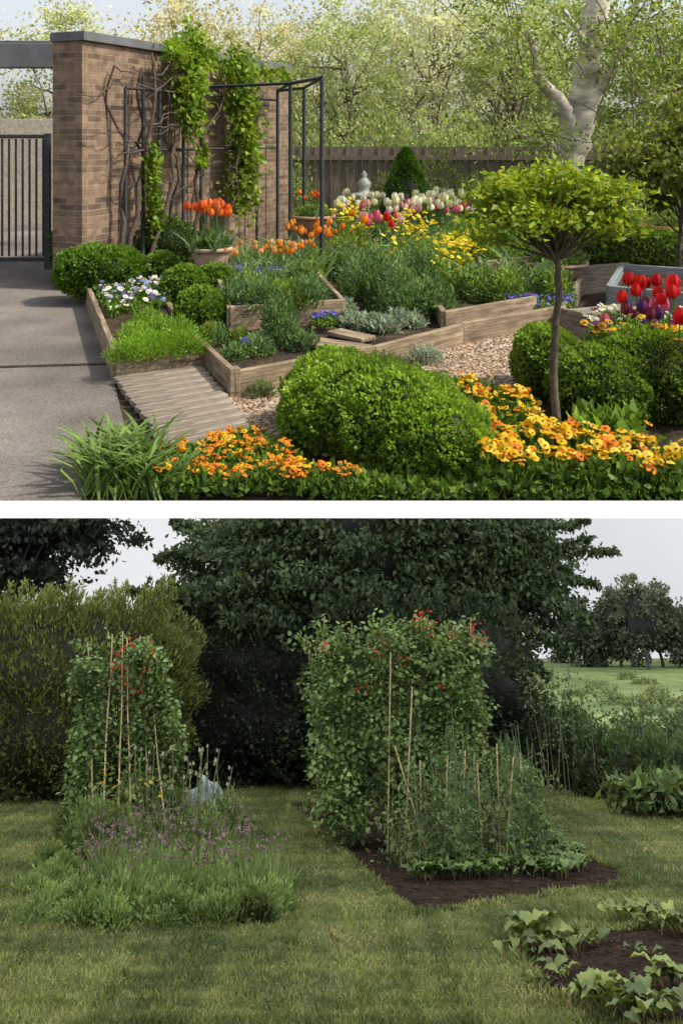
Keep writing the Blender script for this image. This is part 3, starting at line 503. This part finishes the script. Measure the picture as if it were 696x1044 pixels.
b.finish('soil_clods',[SOIL,CL,SOIL],low=True)
N=350000;yy=6.8+13*R(N)**1.35;xx=(R(N)*2-1)*(yy*.43+.6);P=np.stack([xx,yy,np.zeros(N)],1)
k=~(inpoly(P,rb)|inpoly(P,bb)|inpoly(P,lb));P=P[k]
E=[]
for pp in (rb,bb,lb):
    for i in range(len(pp)):
        p=np.array(pp[i][:2]);q=np.array(pp[(i+1)%len(pp)][:2]);kk=max(6,int(np.linalg.norm(q-p)*420));t=R((kk,1));E.append(np.concatenate([p+(q-p)*t+rng.normal(size=(kk,2))*.02,np.zeros((kk,1))],1))
E=np.concatenate(E);P=np.concatenate([P,E]);nP=len(P);ed=np.arange(nP)>=nP-len(E);b=B()
pt=.42+.4*lum(P,.9)+.45*lum(P,2.1,1.7)+.35*lum(P,7)+.55*(R(nP)-.5);cc=mixc((.05,.078,.018),(.24,.255,.08),pt);dry=np.clip(lum(P,1.6,4.)*1.6-.5,0,1)*(R(nP)<.55);cc=cc*(1-dry[:,None])+np.array((.30,.27,.12))*dry[:,None]
leaves(b,P,rng.normal(size=(nP,3))*.6+[0,0,.7],(.042*(1+.3*lum(P,5)))*np.where(ed,1.5,1),cc,wr=.09,jit=.35);b.finish('grass',[DLEAF],low=True)
# hedges / trees
def LH(name,px,py,r,n,size,c1,c2,p=3,up=.6,wr=.25,nz=.1,sp=60):
    b=B();c=L(px,py);c[1]+=r[1];c[2]=r[2]*.96;hedge(b,c,r,n,size,c1,c2,p=p,up=up,wr=wr,nz=nz,thick=.2)
    for k in range(sp):
        P=c+np.array([(R()*2-1)*r[0]*.85,-r[1]*(.2+.75*R()),r[2]*(.7+.3*R())]);n_=60;t=R((n_,1));leaves(b,P+t*np.array([0,0,.35])+rng.normal(size=(n_,3))*.07*(1.2-t),rng.normal(size=(n_,3))*.5+[0,0,1],size,mixc(c1,c2,.3+.7*t[:,0]),wr=wr)
    b.finish(name,[DLEAF,BARK],low=True)
LH('conifer_hedge',20,822,(2.3,1.0,1.42),34000,.1,(.03,.045,.010),(.17,.195,.04),3,.9,.15,.16)
LH('conifer_hedge',-190,822,(2.2,1.2,1.4),8000,.1,(.03,.045,.010),(.14,.16,.035),3,.9,.16)
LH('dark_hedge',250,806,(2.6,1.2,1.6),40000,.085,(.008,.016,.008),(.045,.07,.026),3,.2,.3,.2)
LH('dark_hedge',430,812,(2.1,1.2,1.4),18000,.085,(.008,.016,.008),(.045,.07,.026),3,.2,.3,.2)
D1,D2=(.014,.028,.013),(.095,.14,.05)
def LT(name,px,Y,h,cx,cz,cr,nc,nl,ls,c1=D1,c2=D2,core=.55,cs=.13,tr_=.16,shell=.55):
    x=(px-348)/f*Y*.86;tree(name,(x,Y,0),h,tr_,[x+cx,Y,cz],cr,nc,nl,ls,c1,c2,(.03,.025,.02),True,core,cs=cs,shell=shell,mats=[DLEAF,BARK,PETAL],droop=.6,flat=.4,wr=.27)
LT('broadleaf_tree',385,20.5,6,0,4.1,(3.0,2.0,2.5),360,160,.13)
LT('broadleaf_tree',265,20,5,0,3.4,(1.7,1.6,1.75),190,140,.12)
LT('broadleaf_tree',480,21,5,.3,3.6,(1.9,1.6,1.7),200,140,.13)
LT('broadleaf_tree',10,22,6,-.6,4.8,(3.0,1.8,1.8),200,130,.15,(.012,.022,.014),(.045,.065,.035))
b=B();
for (x0,y0,x1,y1) in [(520,560,628,562),(520,580,612,596),(540,600,605,640),(520,545,600,530),(500,620,585,665),(200,560,160,570),(215,585,165,625),(500,640,560,690),(530,570,600,548),(190,620,130,600),(210,600,185,640),(215,545,175,530)]:
    a=Lz(x0,y0,20);e_=Lz(x1,y1,19.6);pts=wob(a,e_,9,.04);tube(b,pts,np.linspace(.03,.008,9),(.03,.025,.02),1,5);n_=460;t=R(n_)**.8;P=a+(e_-a)*t[:,None]+rng.normal(size=(n_,3))*[.15,.15,.1]*(1.15-t)[:,None];leaves(b,P,rng.normal(size=(n_,3))+[0,0,-.6],.12,mixc(D1,D2,R(n_)),wr=.27)
b.finish('tree_branches',[DLEAF,BARK,PETAL],low=True)
b=B()
for (px,py,rx,rz) in [(560,800,.45,1.45),(588,805,.32,1.25),(530,800,.45,1.2),(612,812,.4,.95),(640,815,.45,.92),(675,818,.45,.9),(710,822,.5,.9),(750,822,.6,.9),(655,790,.6,1.05),(700,790,.6,1.05),(600,785,.5,1.0),(520,820,.3,.8)]:
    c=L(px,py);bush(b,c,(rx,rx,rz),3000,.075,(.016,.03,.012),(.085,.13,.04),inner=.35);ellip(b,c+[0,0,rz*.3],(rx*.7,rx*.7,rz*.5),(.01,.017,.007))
for px in range(545,740,4):
    a=L(px,805+R()*10);hh=(.9+R()*.75)*(1.25 if px<600 else 1);e_=a+[rng.normal()*.12,0,hh];tube(b,wob(a,e_,5,.03),np.linspace(.008,.003,5),(.12,.1,.065),1,4);P=a+(e_-a)*(.4+.6*R((34,1)))+rng.normal(size=(34,3))*.06;leaves(b,P,rng.normal(size=(34,3)),.07,(.07,.11,.04))
b.finish('hedgerow',[DLEAF,BARK,PETAL],low=True)
b=B()
for _ in range(12):
    c=L(640+R()*70,824+R()*12);n_=130;P=c+rng.normal(size=(n_,3))*[.2,.12,0]+np.stack([0*R(n_),0*R(n_),.1+.35*R(n_)],1);leaves(b,P,rng.normal(size=(n_,3))+[0,0,-.1],.17,mixc((.04,.065,.02),(.16,.22,.07),R(n_)),wr=.2)
b.finish('broadleaf_weeds',[DLEAF,BARK,PETAL],low=True)
for i in range(13):
    px=576+i*14;Y=62+R()*10;x=(px-348)/f*Y*.86;h=3.3+R()*2.3;tree('distant_tree',(x,Y,1.8),h,.12,[x,Y,1.8+h*.5],(1.1+R()*.8,1,h*.48),34,60,.22,(.035,.048,.03),(.11,.135,.075),(.05,.045,.04),True,.6,cs=.2,mats=[DLEAF,BARK,PETAL])
b=B()
for k in range(46):
    c=np.array([8+R()*22,30+R()*26,0]);c[2]=max(0,(c[1]-30)*.058);bush(b,c,(.5+.4*R(),.3,.25+.3*R()),220,.12,(.07,.1,.03),(.2,.24,.1))
b.finish('meadow_weeds',[DLEAF,BARK,PETAL],low=True)
# ---- beans
CANE=(.36,.27,.14)
def beans(name,canes,vol,reds,tw=120):
    b=B();P=[]
    for (a,e_) in canes:
        pp=wob(a,e_,6,.012);tube(b,pp,np.linspace(.011,.008,6),CANE,1,6)
        n_=tw;t=.1+.9*R((n_,1));th=t*22;P.append(np.array(a)+(np.array(e_)-a)*t+np.concatenate([np.cos(th),np.sin(th),0*th],1)*.07+rng.normal(size=(n_,3))*.06)
    for (c,r,n_) in vol:
        d=rdir(n_);q=(.35+.65*R((n_,1))**.5);rr=(np.abs(d)**2.3).sum(1)**(-1/2.3);Q=np.array(c)+d*rr[:,None]*np.array(r)*q*(1+.3*lum(d*4.5,1.7,c[0]))[:,None];P.append(Q)
    P=np.concatenate(P);P=P[P[:,2]>.05];n_=len(P);inst(b,BEAN,P,.07+.065*R(n_),R(n_)*6.3,.5+rng.normal(size=n_)*.6,mixc((.04,.075,.02),(.23,.32,.10),.42+.4*lum(P,4)+.7*(R(n_)-.5)))
    for c,sp,n_ in reds:
        Q=np.array(c)+rng.normal(size=(n_,3))*sp;leaves(b,Q,rng.normal(size=(n_,3)),.042,(.42,.035,.02),wr=.35,m=2)
    return b.finish(name,[DLEAF,BARK,PETAL],low=True)
Yb=L(400,868)[1]
canes=[]
for i,px in enumerate([322,345,372,400,430,458,486]):
    a=L(px,858 if i<3 else 872)+[0,.15,0];e_=Lz(px+(10 if i<3 else 2)+rng.normal()*6,642-R()*16,Yb+.5);canes.append((a,e_));a2=L(px+15,832);canes.append((a2,Lz(px+6+rng.normal()*8,650-R()*14,Yb+.6)))
canes.append((Lz(318,668,Yb+.5),Lz(500,655,Yb+.5)))
vol=[(Lz(345,740,Yb+.4),(.37,.4,1.0),1050),(Lz(400,725,Yb+.3),(.46,.45,1.02),1350),(Lz(462,712,Yb+.35),(.38,.45,.72),1200),(Lz(350,825,Yb+.1),(.28,.3,.42),320),(Lz(420,800,Yb+.15),(.36,.35,.5),450),(Lz(425,648,Yb+.5),(.28,.3,.2),180),(Lz(480,665,Yb+.5),(.22,.3,.22),180),(Lz(345,665,Yb+.5),(.26,.3,.2),150)]
reds=[(Lz(x,y,Yb+.1),(.05,.1,.05),14) for x,y in [(425,632),(440,640),(395,655),(460,648),(490,655),(412,670),(385,668),(450,700),(372,700),(330,660),(478,640),(430,625)]]
beans('runner_bean_plants',canes,vol,reds)
Yc=L(120,862)[1];canes=[(L(px,868)+[0,dy,0],Lz(px+dx,ty,Yc+.3)) for px,dx,dy,ty in [(92,-2,.15,655),(104,12,-.05,648),(122,4,-.05,645),(135,-4,-.05,650),(152,-8,.15,648),(172,-20,-.05,650)]]+[(L(175,855),Lz(178,750,Yc))]
vol=[(Lz(87,765,Yc+.15),(.17,.22,1.0),760),(Lz(153,720,Yc+.15),(.2,.22,.66),800),(Lz(95,840,Yc),(.26,.3,.22),160),(Lz(174,765,Yc+.1),(.17,.2,.5),240),(Lz(84,690,Yc+.1),(.17,.2,.22),130),(Lz(142,668,Yc+.1),(.18,.2,.18),120),(Lz(140,820,Yc+.15),(.2,.2,.35),170)]
reds=[(Lz(x,y,Yc-.1),(.04,.08,.05),10) for x,y in [(122,662),(128,690),(158,660),(152,680),(140,705),(118,678),(134,655)]]
beans('runner_bean_plants',canes,vol,reds,45)
# tomatoes & stakes
b=B()
for i in range(30):
    px=405+R()*150;py=858+R()*34;a=L(px,py);hh=.4+.75*R()*(1.25-(px-405)/300);tube(b,wob(a,a+[.03,0,hh+.25],6,.02),np.linspace(.012,.005,6),(.07,.11,.04),1,5)
    n_=260;t=R((n_,1));P=a+[0,0,1]*t*hh+rng.normal(size=(n_,3))*[.13,.13,.06];leaves(b,P,rng.normal(size=(n_,3)),.06,mixc((.03,.055,.018),(.17,.23,.08),.5+.5*lum(P,5)),wr=.2)
for px,py,tx,ty in [(395,870,398,665),(430,880,428,775),(452,885,456,770),(470,880,474,765),(492,885,486,775),(510,880,506,758),(515,885,523,772),(535,880,530,768),(440,885,402,760),(412,880,420,700)]:
    a=L(px,py);e_=Lz(tx,ty,a[1]);tube(b,[a,(a+e_)/2,e_],.009,CANE,1,6);n_=90;P=a+(e_-a)*(R((n_,1))*.8)+rng.normal(size=(n_,3))*.06;leaves(b,P,rng.normal(size=(n_,3)),.055,mixc((.03,.055,.018),(.17,.23,.08),R(n_)),wr=.2)
b.finish('tomato_plants',[DLEAF,BARK,PETAL],low=True)
b=B()
for k in range(42):
    c=L(425+R()*165,874+R()*26);n_=12;inst(b,BIG,np.repeat(c[None],n_,0)+rng.normal(size=(n_,3))*[.04,.04,0],.12+.09*R(n_),R(n_)*6.3,rng.normal(size=n_)*.2,mixc((.035,.07,.018),(.13,.21,.055),R(n_)))
for k in range(8):
    c=L(530+R()*40,862+R()*10);n_=12;inst(b,BIG,np.repeat(c[None],n_,0),.16+.08*R(n_),R(n_)*6.3,0,mixc((.035,.07,.018),(.13,.21,.055),R(n_)))
b.finish('leafy_vegetables',[DLEAF,BARK,PETAL],low=True)
# herb bed
b=B()
n_=4500;P=scat([L(120,938),L(90,880),L(235,868),L(303,918),L(230,935)],n_,0);inst(b,STIFF,P,(.2+.2*R(n_))*(.85+.25*lum(P,4)),R(n_)*6.3,rng.normal(size=n_)*.4,mixc((.05,.085,.022),(.2,.25,.08),.5+.4*lum(P,3)+.5*(R(n_)-.5)))
n_=330;P=scat([L(60,925),L(90,870),L(240,862),L(300,912),L(220,932)],n_,0);H_=.26+.2*R(n_);Q=P.copy();Q[:,2]=H_
D=np.stack([0*H_,0*H_,H_],1);leaves(b,P,D,H_,(.11,.15,.06),wr=.008,jit=.2);inst(b,BALL,Q,.028+.018*R(n_),R(n_)*6,0,mixc((.14,.09,.09),(.28,.20,.2),R(n_)))
b.finish('chive_plants',[DLEAF,BARK,DLEAF],low=True)
b=B()
for k in range(30):
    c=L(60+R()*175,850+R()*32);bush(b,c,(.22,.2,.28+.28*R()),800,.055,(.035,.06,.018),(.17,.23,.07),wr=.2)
for k in range(120):
    c=L(28+R()*255,885+R()*64)
    if c[0]>L(300,925)[0]-.1: continue
    t=R();bush(b,c,(.15+.08*R(),.14,.10+.16*R()),480,.03+.03*R(),np.array((.05,.08,.02))*(.7+.6*t),np.array((.2,.27,.075))*(.7+.5*t),wr=.12+.12*R(),inner=.2)
for k in range(50):
    a=L(135+R()*100,865);e_=a+[rng.normal()*.12,0,.45+.55*R()];tube(b,wob(a,e_,5,.02),.005,(.13,.15,.06),1,4);inst(b,BALL,e_[None],.035+.03*R(),0,0,np.array([[.4,.38,.26]]))
P=np.concatenate([scat([L(90,870),L(95,850),L(170,850),L(160,870)],50,.5)]);P[:,2]+=.2*R(50);inst(b,PAN,P,.9,R(50)*6,.8,np.array([[.6,.42,.03]]));b.finish('herb_foliage',[DLEAF,BARK,PETAL],low=True)
b=B();c=L(208,846);ellip(b,c+[0,.15,.22],(.26,.22,.3),(.2,.24,.24),2.0,0,nz=.35,seg=24,rings=16);b.finish('grey_tarpaulin_bundle',[STONE],low=True)
# beetroot
b=B()
for (px,py,sz,n_) in [(548,968,.25,30),(575,975,.17,18),(522,978,.15,14),(640,940,.19,22),(665,945,.19,18),(610,1030,.2,24),(650,1045,.2,22),(690,1010,.2,24),(580,1000,.13,12),(675,1040,.19,20),(605,965,.13,12),(696,955,.19,18),(630,1010,.1,8),(560,1005,.1,8),(650,975,.1,8)]:
    c=L(px,py);P=np.repeat(c[None],n_,0)+rng.normal(size=(n_,3))*[.07,.07,0];inst(b,BIG,P,sz*(.5+.7*R(n_)),R(n_)*6.3,rng.normal(size=n_)*.25,mixc((.045,.08,.02),(.19,.26,.06),R(n_)))
b.finish('beetroot_plants',[DLEAF,BARK,PETAL],low=True)
